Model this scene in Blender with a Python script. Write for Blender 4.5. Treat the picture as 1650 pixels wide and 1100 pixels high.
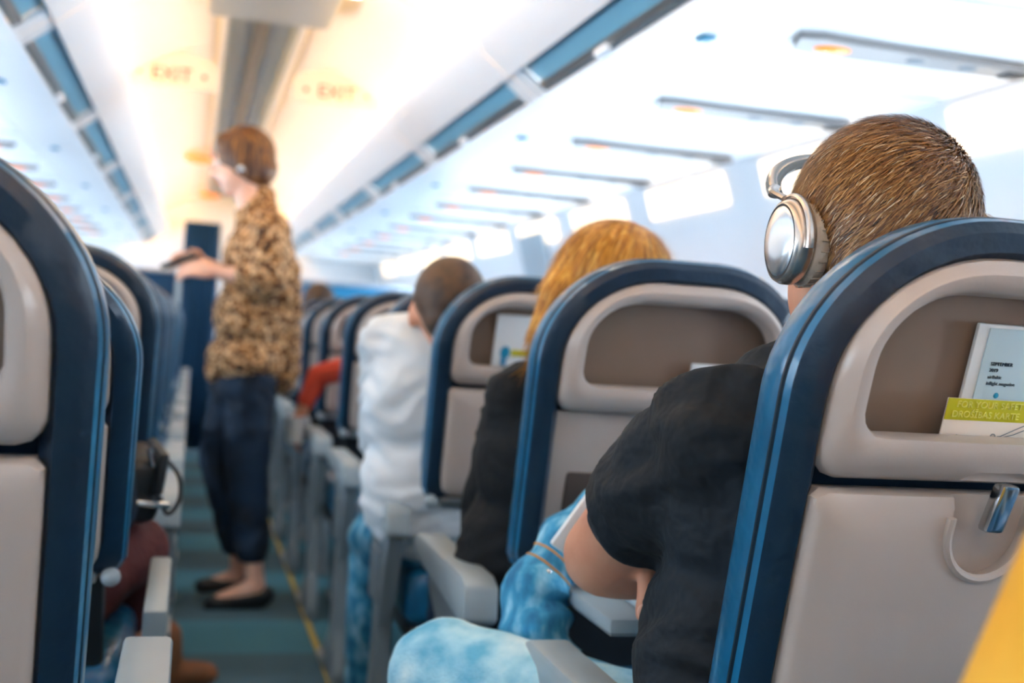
import bpy, bmesh, math, random
from mathutils import Vector, Matrix, Euler, noise as mnoise
random.seed(7)
V = Vector
for o in list(bpy.data.objects): bpy.data.objects.remove(o)
sc = bpy.context.scene
COL = sc.collection
# ------------------------------------------------------------------ camera
F = 1930.0; H = 1.03
cam = bpy.data.cameras.new('camera'); co = bpy.data.objects.new('camera', cam); COL.objects.link(co)
cam.sensor_width = 36; cam.lens = F/1650*36; cam.clip_start = .02
R3 = (Matrix.Rotation(math.radians(-14.97), 3, 'Z') @ Matrix.Rotation(math.radians(90-.19), 3, 'X') @ Matrix.Rotation(math.radians(3.69), 3, 'Z'))
co.matrix_world = Matrix.Translation((0, 0, H)) @ R3.to_4x4()
cam.dof.use_dof = True; cam.dof.focus_distance = 1.17; cam.dof.aperture_fstop = 3.7
sc.camera = co
# ------------------------------------------------------------------ world, exposure
w = bpy.data.worlds.new('sky'); sc.world = w; w.use_nodes = True
w.node_tree.nodes['Background'].inputs[0].default_value = (.75, .88, 1, 1); w.node_tree.nodes['Background'].inputs[1].default_value = 1.0
vs = sc.view_settings; vs.view_transform = 'Standard'; vs.look = 'None'; vs.gamma = 1; vs.use_curve_mapping = False
vs.exposure = 1.95
COVE = 4.6; WASH = .48; WIN = 11.0; CEIL = 2.6     # lamp radiances: coves, wall wash pools, window daylight, ceiling lamps

def P(px, py, Y=None, X=None, z=None):
    d = R3 @ Vector(((px-825)/F, -(py-550)/F, -1))
    t = Y/d.y if Y is not None else (X/d.x if X is not None else (z-H)/d.z)
    return Vector((0, 0, H)) + d*t
# ------------------------------------------------------------------ materials
def lin(h):
    h = h.lstrip('#'); c = [int(h[i:i+2], 16)/255 for i in (0, 2, 4)]
    return tuple(x/12.92 if x <= .04045 else ((x+.055)/1.055)**2.4 for x in c)+(1,)
def mat(name, col, rough=.5, metal=0, var=None, vscale=20, bump=0, bscale=80, spec=.5, coat=0, emit=0, sheen=0, detail=4, stretch=None, sss=0):
    m = bpy.data.materials.new(name); m.use_nodes = True; nt = m.node_tree; b = nt.nodes['Principled BSDF']
    b.inputs['Base Color'].default_value = lin(col); b.inputs['Roughness'].default_value = rough
    b.inputs['Metallic'].default_value = metal; b.inputs['Specular IOR Level'].default_value = spec
    b.inputs['Coat Weight'].default_value = coat; b.inputs['Sheen Weight'].default_value = sheen
    if sss: b.inputs['Subsurface Weight'].default_value = sss; b.inputs['Subsurface Radius'].default_value = (.01, .004, .002)
    if emit: b.inputs['Emission Color'].default_value = lin(col); b.inputs['Emission Strength'].default_value = emit
    tc = nt.nodes.new('ShaderNodeTexCoord'); src = tc.outputs['Object']
    if stretch:
        mp = nt.nodes.new('ShaderNodeMapping'); mp.inputs['Scale'].default_value = stretch; nt.links.new(src, mp.inputs[0]); src = mp.outputs[0]
    if var:
        n = nt.nodes.new('ShaderNodeTexNoise'); n.inputs['Scale'].default_value = vscale; n.inputs['Detail'].default_value = detail
        nt.links.new(src, n.inputs['Vector'])
        r = nt.nodes.new('ShaderNodeValToRGB'); nt.links.new(n.outputs[0], r.inputs[0])
        cols = var if isinstance(var, (list, tuple)) else [var]
        cols = [col]+list(cols)
        e = r.color_ramp.elements
        lo_, hi_ = (.41, .59) if name in ('leopard print',) else (.34, .66)
        e[0].position = lo_; e[0].color = lin(cols[0]); e[1].position = hi_; e[1].color = lin(cols[-1])
        for i, c in enumerate(cols[1:-1]):
            k = e.new(lo_+(hi_-lo_)*(i+1)/(len(cols)-1)); k.color = lin(c)
        nt.links.new(r.outputs[0], b.inputs['Base Color'])
    if bump:
        n = nt.nodes.new('ShaderNodeTexNoise'); n.inputs['Scale'].default_value = bscale; n.inputs['Detail'].default_value = 3
        nt.links.new(src, n.inputs['Vector'])
        bp = nt.nodes.new('ShaderNodeBump'); bp.inputs['Strength'].default_value = bump; bp.inputs['Distance'].default_value = .02
        nt.links.new(n.outputs[0], bp.inputs['Height']); nt.links.new(bp.outputs[0], b.inputs['Normal'])
    return m
M = dict(
 leather=mat('navy leather', '#0e5074', .30, var='#1b6f98', vscale=6, bump=.4, bscale=15, coat=.3),  # teal side leather, with window light on the sides put into the tone
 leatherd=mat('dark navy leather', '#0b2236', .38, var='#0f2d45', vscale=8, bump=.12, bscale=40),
 bay=mat('dark brown bay', '#4c403b', .7),
 piping=mat('dark piping', '#0a2233', .5),
 shell=mat('taupe plastic', '#bdafa6', .28, var='#b7a9a0', vscale=4, bump=.02, bscale=300),
 pocket=mat('brown pocket lining', '#8d7565', .6, var='#84705f', vscale=6),
 dark=mat('dark plastic', '#20242a', .5),
 grey=mat('grey plastic', '#9aa7ad', .4, var='#94a0a6', vscale=5),
 greyd=mat('slate plastic', '#707b82', .4),
 metal=mat('chrome', '#c9ced2', .18, metal=1),
 alu=mat('brushed aluminium', '#c4c9cc', .35, metal=.9),
 white=mat('white cabin plastic', '#eff2f5', .42, var='#ecEFf3', vscale=3),
 bin=mat('white bin plastic', '#f1f3f6', .32),
 blue=mat('blue grey recess plastic', '#86bfd6', .4),
 psu=mat('grey service strip', '#8d8a89', .4),
 ceil=mat('cream ceiling panel', '#f7efe2', .5),
 channel=mat('grey blue channel', '#a9b8c2', .45),
 channeld=mat('grey channel slot', '#7d8287', .5),
 amber=mat('amber lens', '#f07c00', .35, emit=.34),
 warm=mat('warm wash pool', '#ffe0b8', .4, emit=WASH),
 cove=mat('cove lamp', '#ffc878', .4, emit=COVE),
 day=mat('daylight window', '#dcefff', .2, emit=WIN),
 lamp=mat('ceiling lamp', '#fff1dc', .3, emit=CEIL),
 yellow=mat('yellow floor strip', '#c9a63a', .5),
 teal=mat('teal marker', '#1c8fb5', .4),
 curtain=mat('dark blue curtain', '#0f4a70', .8, var='#0b3858', vscale=6, stretch=(18, 1, .4), bump=.3, bscale=5),
 tealp=mat('teal partition', '#1d82b0', .6),
 red=mat('red lettering', '#c22a08', .5),
 paper=mat('white paper', '#e9eef0', .6), paperb=mat('pale blue cover', '#c3dbe4', .45), paperc=mat('cream card', '#efe3d6', .5),
 lime=mat('lime yellow print', '#c9c21d', .5), limet=mat('pale lime lettering', '#e2dc6a', .5), ink=mat('grey ink', '#5b6a74', .6), inkd=mat('dark ink', '#22384a', .6),
 skin=mat('skin', '#dc9f80', .5, var='#d28f70', vscale=12, bump=.05, bscale=150, sss=.1),
 skinl=mat('light skin', '#efc0a8', .5, var='#e8b097', vscale=12, sss=.1),
 black=mat('black cotton', '#070e15', .85, var='#0c1a25', vscale=8, bump=1.0, bscale=15),
 blackk=mat('black knit', '#070c12', .9, var='#0a1219', vscale=10, bump=.5, bscale=16),
 shirt=mat('white shirt', '#dfe4e8', .8, var='#d3dbe1', vscale=5, bump=.5, bscale=9),
 jeans=mat('blue denim', '#1f6a94', .85, var=['#3b96bf', '#93cbe0'], vscale=34, stretch=(1, 1, .5), bump=.35, bscale=17),
 jeansl=mat('washed denim', '#62b2d4', .85, var=['#a6d8ea', '#d3edf5'], vscale=14, bump=.25, bscale=240),
 stitch=mat('orange stitching', '#d08a35', .7),
 navy=mat('navy trousers', '#071524', .8, var='#0c2c48', vscale=9, bump=.4, bscale=10),
 leopard=mat('leopard print', '#24160e', .8, var=['#7a4a22', '#b8803f', '#d9b288'], vscale=56, bump=.35, bscale=10, detail=2),
 shoe=mat('black shoe leather', '#14161b', .35), brown=mat('brown suede', '#7a4a2c', .8, var='#69401f', vscale=14),
 maroon=mat('maroon cloth', '#5a2526', .85, var='#4c1f22', vscale=14, bump=.2),
 mustard=mat('mustard fleece', '#f0a92c', .85, var='#f6b944', vscale=10, bump=.3, bscale=30),
 redc=mat('red cloth', '#e0533c', .8),
 hairb=mat('brown hair', '#4a2b13', .45, var=['#7d4f24', '#a87640'], vscale=420, detail=1), hairk=mat('dark brown hair', '#3d2a1c', .55, var='#5a3d24', vscale=40),
 blond=mat('golden hair', '#a8681a', .42, var=['#d08b22', '#eebc5c'], vscale=26, stretch=(3, 3, .35)),
 auburn=mat('auburn hair', '#2e190d', .5, var=['#5a3316', '#8f6022'], vscale=30, stretch=(3, 3, .4)),
 silver=mat('champagne metal', '#cfc4bb', .25, metal=.85), silverw=mat('brushed silver disc', '#e3e6e8', .22, metal=.9),
 pad=mat('beige ear pad', '#b9a896', .6, bump=.3, bscale=60), eye=mat('eye white', '#f2f0ee', .2), pupil=mat('iris', '#2a2420', .2), lip=mat('lip', '#c06a62', .5),
)
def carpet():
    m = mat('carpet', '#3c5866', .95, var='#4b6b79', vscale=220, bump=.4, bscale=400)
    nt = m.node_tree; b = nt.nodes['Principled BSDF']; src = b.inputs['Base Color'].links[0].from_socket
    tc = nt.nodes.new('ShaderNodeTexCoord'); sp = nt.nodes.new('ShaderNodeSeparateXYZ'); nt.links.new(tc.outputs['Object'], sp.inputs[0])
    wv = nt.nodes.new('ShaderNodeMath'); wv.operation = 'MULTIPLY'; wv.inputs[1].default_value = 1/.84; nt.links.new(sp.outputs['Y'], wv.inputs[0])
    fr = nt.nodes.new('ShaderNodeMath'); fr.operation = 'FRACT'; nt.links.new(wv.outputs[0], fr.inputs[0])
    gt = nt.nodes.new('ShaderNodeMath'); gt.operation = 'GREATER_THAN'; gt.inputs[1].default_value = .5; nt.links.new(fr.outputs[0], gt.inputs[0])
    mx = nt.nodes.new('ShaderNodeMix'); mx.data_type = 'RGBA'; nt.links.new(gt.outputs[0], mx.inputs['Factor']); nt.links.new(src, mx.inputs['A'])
    mx.inputs['B'].default_value = lin('#437a8b'); nt.links.new(mx.outputs['Result'], b.inputs['Base Color'])  # brighter teal bands: light across the aisle floor painted into the carpet colour
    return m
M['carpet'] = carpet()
def hair_mat(name, cols):
    m = mat(name, cols[0], .42); nt = m.node_tree; a = nt.nodes.new('ShaderNodeAttribute'); a.attribute_name = 'tone'; rp = nt.nodes.new('ShaderNodeValToRGB')
    e = rp.color_ramp.elements; e[0].color = lin(cols[0]); e[1].color = lin(cols[-1])
    for i, c in enumerate(cols[1:-1]): k = e.new((i+1)/(len(cols)-1)); k.color = lin(c)
    nt.links.new(a.outputs['Fac'], rp.inputs[0]); nt.links.new(rp.outputs[0], nt.nodes['Principled BSDF'].inputs['Base Color']); return m
M['hs'] = hair_mat('short brown hair strands', ['#3a2110', '#6e4420', '#8f5f2e', '#b98a50', '#e0cbb0'])
M['hl'] = hair_mat('golden hair strands', ['#7a4712', '#b8741c', '#d99a34', '#f2c468'])
def tone(o, per):
    at = o.data.attributes.new('tone', 'FLOAT', 'POINT'); n = len(o.data.vertices); vals = []
    for i in range(n//per): vals += [min(1, max(0, random.gauss(.42, .24)))]*per
    at.data.foreach_set('value', vals+[.5]*(n-len(vals)))
# ------------------------------------------------------------------ mesh helpers
def link(name, me, m, parent=None, smooth=True):
    o = bpy.data.objects.new(name, me); COL.objects.link(o)
    if m is not None and not me.materials: me.materials.append(M[m] if isinstance(m, str) else m)
    if smooth:
        for p in me.polygons: p.use_smooth = True
        try: me.set_sharp_from_angle(angle=math.radians(38))
        except Exception: pass
    if parent: o.parent = parent
    return o
def mk(name, v, f, m, parent=None, smooth=True):
    me = bpy.data.meshes.new(name); me.from_pydata([tuple(x) for x in v], [], f)
    bm = bmesh.new(); bm.from_mesh(me); bmesh.ops.recalc_face_normals(bm, faces=bm.faces); bm.to_mesh(me); bm.free(); me.update()
    return link(name, me, m, parent, smooth)
def loft(loops, cap0=True, cap1=True, ring=False):
    n = len(loops[0]); v = [p for l in loops for p in l]; f = []; k = len(loops)
    for i in range(k if ring else k-1):
        a = i*n; b = ((i+1) % k)*n
        for j in range(n): f.append((a+j, a+(j+1) % n, b+(j+1) % n, b+j))
    if not ring:
        if cap0: f.append(tuple(range(n)))
        if cap1: f.append(tuple(range((k-1)*n, k*n)))
    return v, f
def rbox(name, c, s, bev, m, parent=None, rot=None, seg=2):
    bm = bmesh.new(); bmesh.ops.create_cube(bm, size=1)
    for v in bm.verts: v.co = Vector((v.co.x*s[0], v.co.y*s[1], v.co.z*s[2]))
    if bev: bmesh.ops.bevel(bm, geom=bm.edges[:], offset=bev, segments=seg, affect='EDGES', profile=.5)
    if rot: bmesh.ops.rotate(bm, verts=bm.verts, cent=(0, 0, 0), matrix=Euler(rot).to_matrix())
    bmesh.ops.translate(bm, verts=bm.verts, vec=c)
    me = bpy.data.meshes.new(name); bm.to_mesh(me); bm.free()
    return link(name, me, m, parent)
def prism(name, poly, x0, x1, m, parent=None, bev=.004):       # poly in (y,z), extruded along x
    bm = bmesh.new(); a = [bm.verts.new((x0, p[0], p[1])) for p in poly]; b = [bm.verts.new((x1, p[0], p[1])) for p in poly]; n = len(poly)
    bm.faces.new(a); bm.faces.new(b[::-1])
    for i in range(n): bm.faces.new((a[i], b[i], b[(i+1) % n], a[(i+1) % n]))
    bmesh.ops.recalc_face_normals(bm, faces=bm.faces)
    if bev: bmesh.ops.bevel(bm, geom=bm.edges[:], offset=bev, segments=2, affect='EDGES', profile=.5)
    me = bpy.data.meshes.new(name); bm.to_mesh(me); bm.free()
    return link(name, me, m, parent)
def tube_vf(path, radii, n=10, flat=None, closed=False):
    path = [Vector(p) for p in path]; loops = []; k = len(path)
    if not hasattr(radii, '__len__'): radii = [radii]*k
    up = None
    for i, p in enumerate(path):
        t = ((path[(i+1) % k]-path[i-1]) if closed else (path[min(i+1, k-1)]-path[max(i-1, 0)])).normalized()
        if up is None:
            up = Vector((0, 0, 1)) if abs(t.z) < .9 else Vector((0, 1, 0))
        a = (up-t*up.dot(t)).normalized(); b = t.cross(a); up = a
        fl = flat or 1
        loops.append([p+(a*math.cos(2*math.pi*j/n)*fl+b*math.sin(2*math.pi*j/n))*radii[i] for j in range(n)])
    return loft(loops, ring=closed)
def tube(name, path, radii, m, parent=None, n=10, flat=None, closed=False):
    v, f = tube_vf(path, radii, n, flat, closed); return mk(name, v, f, m, parent)
def smoothpath(pts, k=6):
    pts = [Vector(p) for p in pts]; out = []
    for i in range(len(pts)-1):
        p0 = pts[max(i-1, 0)]; p1 = pts[i]; p2 = pts[i+1]; p3 = pts[min(i+2, len(pts)-1)]
        for j in range(k):
            t = j/k; out.append(.5*((2*p1)+(p2-p0)*t+(2*p0-5*p1+4*p2-p3)*t*t+(3*p1-p0-3*p2+p3)*t**3))
    out.append(pts[-1]); return out
def empty(name, loc=(0, 0, 0), rz=0):
    o = bpy.data.objects.new(name, None); COL.objects.link(o); o.location = loc; o.rotation_euler = (0, 0, rz); o.empty_display_size = .1; return o
def tag(o, label=None, cat=None, group=None, kind=None):
    if label: o['label'] = label
    if cat: o['category'] = cat
    if group: o['group'] = group
    if kind: o['kind'] = kind
    return o
def struct(o): o['kind'] = 'structure'; return o
def apply_mods(o):
    dg = bpy.context.evaluated_depsgraph_get(); me = bpy.data.meshes.new_from_object(o.evaluated_get(dg)); mats = list(o.data.materials)
    o.modifiers.clear(); o.data = me
    if not me.materials:
        for m in mats: me.materials.append(m)
def copy_tree(o, parent=None):
    c = o.copy(); COL.objects.link(c); c.parent = parent
    for ch in list(o.children): copy_tree(ch, c)
    return c
# blobs -> one continuous skin
def capsule(p0, p1, r0, r1, n=14):
    p0 = Vector(p0); p1 = Vector(p1); d = p1-p0; L = d.length; t = d.normalized() if L > 1e-6 else Vector((0, 0, 1))
    a = t.orthogonal().normalized(); b = t.cross(a); loops = []
    for s in (-80, -50, -25, 0):
        r = r0*math.cos(math.radians(s)); loops.append((p0+t*r0*math.sin(math.radians(s)), r))
    for s in (0, 25, 50, 80):
        r = r1*math.cos(math.radians(s)); loops.append((p1+t*r1*math.sin(math.radians(s)), r))
    return loft([[c+(a*math.cos(2*math.pi*j/n)+b*math.sin(2*math.pi*j/n))*r for j in range(n)] for c, r in loops])
def ellipsoid(c, r, rot=None, n=18):
    c = Vector(c); R = Euler(rot).to_matrix() if rot else Matrix.Identity(3); loops = []
    for i in range(1, n):
        a = -math.pi/2+math.pi*i/n
        loops.append([c+R @ Vector((r[0]*math.cos(a)*math.cos(2*math.pi*j/24), r[1]*math.cos(a)*math.sin(2*math.pi*j/24), r[2]*math.sin(a))) for j in range(24)])
    return loft(loops)
def blob(name, parts, m, parent=None, vox=.008, sm=4, fold=0):
    v = []; f = []
    for p in parts:
        a, b = capsule(*p[1:]) if p[0] == 'c' else ellipsoid(*p[1:])
        o = len(v); v += list(a); f += [tuple(i+o for i in q) for q in b]
    ob = mk(name, v, f, m, None)
    r = ob.modifiers.new('r', 'REMESH'); r.mode = 'VOXEL'; r.voxel_size = vox
    s = ob.modifiers.new('s', 'SMOOTH'); s.factor = .5; s.iterations = sm
    apply_mods(ob)
    if fold:
        me = ob.data; nn = [v.normal.copy() for v in me.vertices]
        for v, n_ in zip(me.vertices, nn):
            c = v.co; d = c+V((mnoise.noise(c*5), mnoise.noise(c*5+V((3, 1, 0))), mnoise.noise(c*5+V((0, 4, 2)))))*.09
            k = mnoise.noise(V((d.x*9, d.y*9, d.z*26))); v.co = c+n_*fold*((1-abs(k)*2.2)-.4)
    for p in ob.data.polygons: p.use_smooth = True
    ob.parent = parent
    return ob
# ================================================================== THE CABIN
XC = .21; Y0, Y1 = -2.0, 12.6
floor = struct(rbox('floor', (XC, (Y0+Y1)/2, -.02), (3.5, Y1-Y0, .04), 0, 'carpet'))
for s in (-1, 1):
    tag(rbox('floor_path_strip', (XC+s*.238, (Y0+Y1)/2, .002), (.018, Y1-Y0, .004), .001, 'yellow'), 'yellow floor strip along the '+('right' if s > 0 else 'left')+' edge of the aisle', 'floor strip')
def sweep(name, prof, s, y0, y1, m, parent=None, th=.012, ny=1):   # open profile (w,z) swept along Y with thickness
    n = len(prof); nor = []
    for i in range(n):
        a = Vector(prof[max(i-1, 0)]); b = Vector(prof[min(i+1, n-1)]); d = (b-a).normalized(); nor.append(Vector((-d.y, d.x)))
    out = [Vector(p)+q*th for p, q in zip(prof, nor)]
    loop = [Vector(p) for p in prof]+out[::-1]
    loops = [[(XC+s*p.x, y, p.y) for p in loop] for y in (y0, y1)]
    v, f = loft(loops); return mk(name, v, f, m, parent)
WALL = [(1.69, 0), (1.745, .25), (1.765, .6), (1.76, .9), (1.735, 1.2), (1.68, 1.45), (1.60, 1.70), (1.5, 1.9), (1.3, 2.2)]
for s, nm in ((-1, 'wall_left'), (1, 'wall_right')):
    struct(sweep(nm, WALL if s > 0 else WALL, s, Y0, Y1, 'white', th=-.03))
def wallx(z):
    for (a, b), (c, d) in zip(WALL, WALL[1:]):
        if b <= z <= d: return a+(c-a)*(z-b)/(d-b)
    return 1.5
struct(rbox('wall_back', (XC, Y0-.02, 1.15), (3.6, .04, 2.4), 0, 'white'))
struct(rbox('wall_front', (XC, Y1+.02, 1.15), (3.6, .04, 2.4), 0, 'white'))
# ceiling: shell above + separate panels
CE = [(.66, 1.93), (.60, 2.02), (.48, 2.12), (.33, 2.20), (.15, 2.245)]
ceiling = struct(rbox('ceiling', (XC, (Y0+Y1)/2, 2.36), (2.9, Y1-Y0, .03), 0, 'white'))
PY = [-2.0, -.32, 1.14, 2.6, 4.06, 5.52, 6.98, 8.44, 9.9, 11.36, 12.6]
for s in (-1, 1):
    for a, b in zip(PY, PY[1:]): sweep('ceiling_panel', CE[::-1] if s > 0 else CE[::-1], s, a+.006, b-.006, 'ceil', ceiling, th=.012)
# centre channel
ch = [(-.15, 2.235), (-.13, 2.29), (.13, 2.29), (.15, 2.235)]
sweep('channel', [(-.15, 2.24), (-.13, 2.29), (0, 2.295), (.13, 2.29), (.15, 2.24)], 1, Y0, Y1, 'channel', ceiling, th=.01)
rbox('channel_slot', (XC, (Y0+Y1)/2, 2.283), (.07, Y1-Y0, .01), .002, 'channeld', ceiling)
for s in (-1, 1): rbox('channel_rail', (XC+s*.158, (Y0+Y1)/2, 2.228), (.024, Y1-Y0, .03), .006, 'white', ceiling)
hb = rbox('ceiling_housing', (XC, 3.3, 2.20), (.45, 2.6, .11), .02, 'channel'); tag(hb, 'grey blue housing box hanging under the ceiling channel', 'ceiling housing')
for k, y in enumerate((2.5, 3.9)):
    for s in (-1, 1): tag(rbox('ceiling_lamp', (XC+s*.27, y, 2.195), (.05, .7, .012), .004, 'lamp'), '%s lamp strip %s of the grey ceiling housing' % (('nearer', 'farther')[k], 'right' if s > 0 else 'left'), 'ceiling lamp')
for k, (x, y) in enumerate(((.08, 11.6), (.30, 10.2), (-.02, 9.0))):
    tag(mk('amber_lamp', *ellipsoid((x, y, 2.17), (.10, .16, .02)), 'amber'), ('farthest', 'middle', 'nearest')[k]+' oval amber lamp on the cream ceiling near the front', 'ceiling lamp')
# text helper
def text(name, body, size, m, parent, M4, align='LEFT', ext=.0006):
    c = bpy.data.curves.new(name, 'FONT'); c.body = body; c.size = size; c.align_x = align; c.extrude = ext
    o = bpy.data.objects.new(name, c); COL.objects.link(o); bpy.context.view_layer.update()
    me = bpy.data.meshes.new_from_object(o.evaluated_get(bpy.context.evaluated_depsgraph_get())); bpy.data.objects.remove(o)
    me.materials.clear(); q = link(name, me, m, parent, False); q.matrix_local = M4; return q
for s, nm in ((-1, 'left'), (1, 'right')):
    t = empty('exit_sign', (XC+s*.365, 5.55, 2.115)); tag(t, 'arched cream ceiling sign with red EXIT lettering, %s of the channel' % nm, 'exit sign')
    pl = [(-.20, -.075), (.20, -.075), (.20, .03)]+[(.2*math.cos(a), .03+.05*math.sin(a)) for a in [math.pi*i/10 for i in range(1, 10)]]+[(-.20, .03)]
    mk('sign_panel', *loft([[(x, y, z) for x, z in pl] for y in (-.012, .012)]), 'ceil', t)
    text('sign_lettering', 'EXIT', .085, 'red', t, Matrix.Translation((0, -.0135, -.045)) @ Matrix.Rotation(math.pi/2, 4, 'X'), 'CENTER')
    for q_ in (-.14, .14): mk('sign_dot', *ellipsoid((q_, -.0125, -.017), (.01, .002, .01)), 'red', t)
# coves
for s, nm in ((-1, 'left'), (1, 'right')):
    tag(rbox('cove_lamp', (XC+s*.60, (Y0+Y1)/2, 1.895), (.05, Y1-Y0-.1, .02), .004, 'cove'), 'long warm cove lamp hidden above the %s overhead bins' % nm, 'cove lamp')
# overhead bins
ORD = 'first second third fourth fifth sixth seventh eighth ninth tenth eleventh twelfth thirteenth fourteenth fifteenth'.split()
BIN = [(.49, 1.863), (.535, 1.80), (.60, 1.745)]
def make_bin(s, y0, y1, label, first):
    t = empty('overhead_bin', (XC, y0, 0)); tag(t, label, 'overhead bin', 'overhead bins')
    L = y1-y0; g = .004
    def sw(name, prof, m, a, b, th): 
        o = sweep(name, prof, s, a, b, m, t, th); o.location = (-XC, 0, 0); return o
    sw('bin_door', [(.66, 1.885), (.52, 1.885), (.49, 1.863), (.52, 1.81), (.594, 1.750)], 'bin', g, L-g, -.012 if s else 0)
    # recess: full length end posts white, middle inset blue
    for a_, b_ in ((g, .09), (L-.09, L-g)): sw('bin_lip', [(.594, 1.750), (.673, 1.69)], 'bin', a_, b_, .012)
    sw('handle_recess', [(.594, 1.750), (.606, 1.758), (.682, 1.706), (.674, 1.692)], 'blue', .09, L-.09, .006)
    sw('bin_underside', [(.673, 1.689), (.885, 1.69)], 'bin', g, L-g, .010)
    sw('recess_rail', [(.646, 1.714), (.660, 1.7030)], 'alu', .10, L-.10, .004); sw('recess_slot', [(.662, 1.7018), (.670, 1.6955)], 'greyd', .10, L-.10, .003)
    o = rbox('latch', (s*.662, L*.6, 1.702), (.022, .09, .018), .004, 'bin', t)
    o = rbox('row_marker', (s*.80, L*.42, 1.686), (.03, .045, .006), .002, 'teal', t)
BY = [-1.18+1.46*i for i in range(10)]
for i, y in enumerate(BY[:9]):
    for s, nm in ((-1, 'left'), (1, 'right')):
        if y < -1.3: continue
        make_bin(s, y, y+1.46, 'white overhead bin with blue handle recess, %s on the %s side counting from the front' % (('ninth', 'eighth', 'seventh', 'sixth', 'fifth', 'fourth', 'third', 'second', 'first')[i], nm), i == 0)
for s, nm in ((-1, 'left'), (1, 'right')):   # panels over the seats
    pan = struct(sweep('trim_%d' % (1 if s < 0 else 2), [(.889, 1.69), (1.2, 1.694), (1.60, 1.70)], s, Y0, Y1, 'white', th=.02))
    for k in range(15):
        y = 2.28+.76*(k-3)
        t = empty('service_panel', (XC+s*.95, y, 1.688)); tag(t, 'grey overhead service strip with amber reading light, %s from the front on the %s' % (ORD[14-k], nm), 'service panel', 'overhead service strips')
        lp = [(0, -.06), (.05, -.075), (.14, -.065), (.58, -.035), (.60, 0), (.58, .03), (.14, .045), (.03, .03)]
        mk('strip', *loft([[(s*x, yy, z) for x, yy in lp] for z in (.004, -.012)]), 'psu', t)
        mk('reading_light', *ellipsoid((s*.10, -.012, -.012), (.042, .026, .008)), 'amber', t)
        for x in (.30, .43): mk('air_vent', *ellipsoid((s*x, -.01, -.012), (.022, .018, .006)), 'greyd', t)
        rbox('switch_block', (s*.545, -.005, -.012), (.05, .045, .012), .004, 'dark', t)
        sweep('panel_joint', [(.90, 1.6885), (1.58, 1.6975)], s, -.385, -.379, 'grey', t, .002).location = (-XC-s*.95, 0, -1.688)
    # glowing panels in place of the wash light pools on each wall panel
    for k in range(13):
        y = -1.2+1.04*k
        z0, z1 = 1.56, 1.672
        pr = [(wallx(z)-.012, z) for z in (z1, z1-.06, z0+.05, z0)]
        o = sweep('wall_wash_pool', pr, s, y, y+.74, 'warm', th=.006)
        tag(o, 'warm glowing panel for the wall light pool under the %s bins, %s from the front' % (nm, ORD[12-k]), 'wall light pool', 'wall light pools under the bins')
    for k in range(26):
        y = -1.7+.52*k+.1
        if y > 12.2: continue
        wn = struct(empty('window_%d' % (k+1+(30 if s > 0 else 0)), (XC+s*1.735, y, 1.06)))
        pl = [(.125*math.copysign(abs(math.cos(a))**.6, math.cos(a)), .17*math.copysign(abs(math.sin(a))**.6, math.sin(a))) for a in [2*math.pi*i/28 for i in range(28)]]
        fr = mk('window_frame', *loft([[(x0, q*(k2), r*(k2)) for q, r in pl] for x0, k2 in ((s*.02, 1.25), (-s*.012, 1.2), (-s*.012, 1.02), (s*.018, 1.0))], ring=True), 'white', wn)
        mk('pane', *loft([[(x0, q, r) for q, r in pl] for x0 in (s*.004, s*.012)]), 'day', wn)
    rbox('wall_joint', (0, 0, 0), (.001, .001, .001), 0, 'white', pan).hide_render = False
bpy.data.objects.remove(bpy.data.objects['wall_joint'])
for o in [o for o in bpy.data.objects if o.name.startswith('wall_joint')]: bpy.data.objects.remove(o)
# exit hatch surround on the right wall, far ahead
t = empty('exit_hatch', (XC+1.66, 6.55, 1.5)); tag(t, 'pale blue emergency hatch surround with small red sign under the right bins', 'exit hatch')
rbox('surround', (0, 0, -.05), (.03, .5, .36), .012, 'channel', t, (0, math.radians(-16), 0)); rbox('sign_plate', (-.03, .1, .05), (.01, .16, .06), .003, 'ceil', t, (0, math.radians(-16), 0))
text('sign_lettering', 'EXIT', .05, 'red', t, Matrix.Translation((-.038, .16, .035)) @ Matrix.Rotation(-math.pi/2, 4, 'Z') @ Matrix.Rotation(math.pi/2, 4, 'X'))
# front of cabin
def wavy(name, x0, x1, y, z0, z1, m):
    n = 40; a = [(x0+(x1-x0)*i/n, y+.02*math.sin(i*1.3), 0) for i in range(n+1)]
    lo = [[(p[0], p[1]+d, z) for p in a] for z in (z0, z1) for d in (0,)]
    v = []; f = []
    for z in (z0, (z0+z1)/2, z1):
        for p in a: v.append((p[0], p[1], z))
    for r in range(2):
        for i in range(n): f.append((r*(n+1)+i, r*(n+1)+i+1, (r+1)*(n+1)+i+1, (r+1)*(n+1)+i))
    o = mk(name, v, f, m); so = o.modifiers.new('s', 'SOLIDIFY'); so.thickness = .006; apply_mods(o); return o
tag(wavy('cabin_curtain', -.10, .165, 9.45, .02, 1.755, 'curtain'), 'dark blue curtain hanging at the front end of the aisle', 'curtain')
t = empty('cabin_divider', (XC, 9.5, 0)); tag(t, 'teal divider wall ahead of the right hand seats', 'divider')
rbox('divider_panel', (1.12, 0, .69), (1.14, .04, 1.35), .02, 'tealp', t); rbox('divider_rail', (1.12, -.002, 1.365), (1.15, .05, .03), .01, 'alu', t)
t = empty('cabin_divider', (XC, 9.5, 0)); tag(t, 'dark blue divider wall ahead of the left hand seats', 'divider')
rbox('divider_panel', (-1.0, 0, .69), (1.3, .04, 1.35), .02, 'curtain', t); rbox('divider_rail', (-1.0, -.002, 1.365), (1.31, .05, .03), .01, 'alu', t)
t = empty('galley_unit', (XC-.75, 12.1, 0)); tag(t, 'white galley cabinet at the front of the cabin', 'galley')
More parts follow.
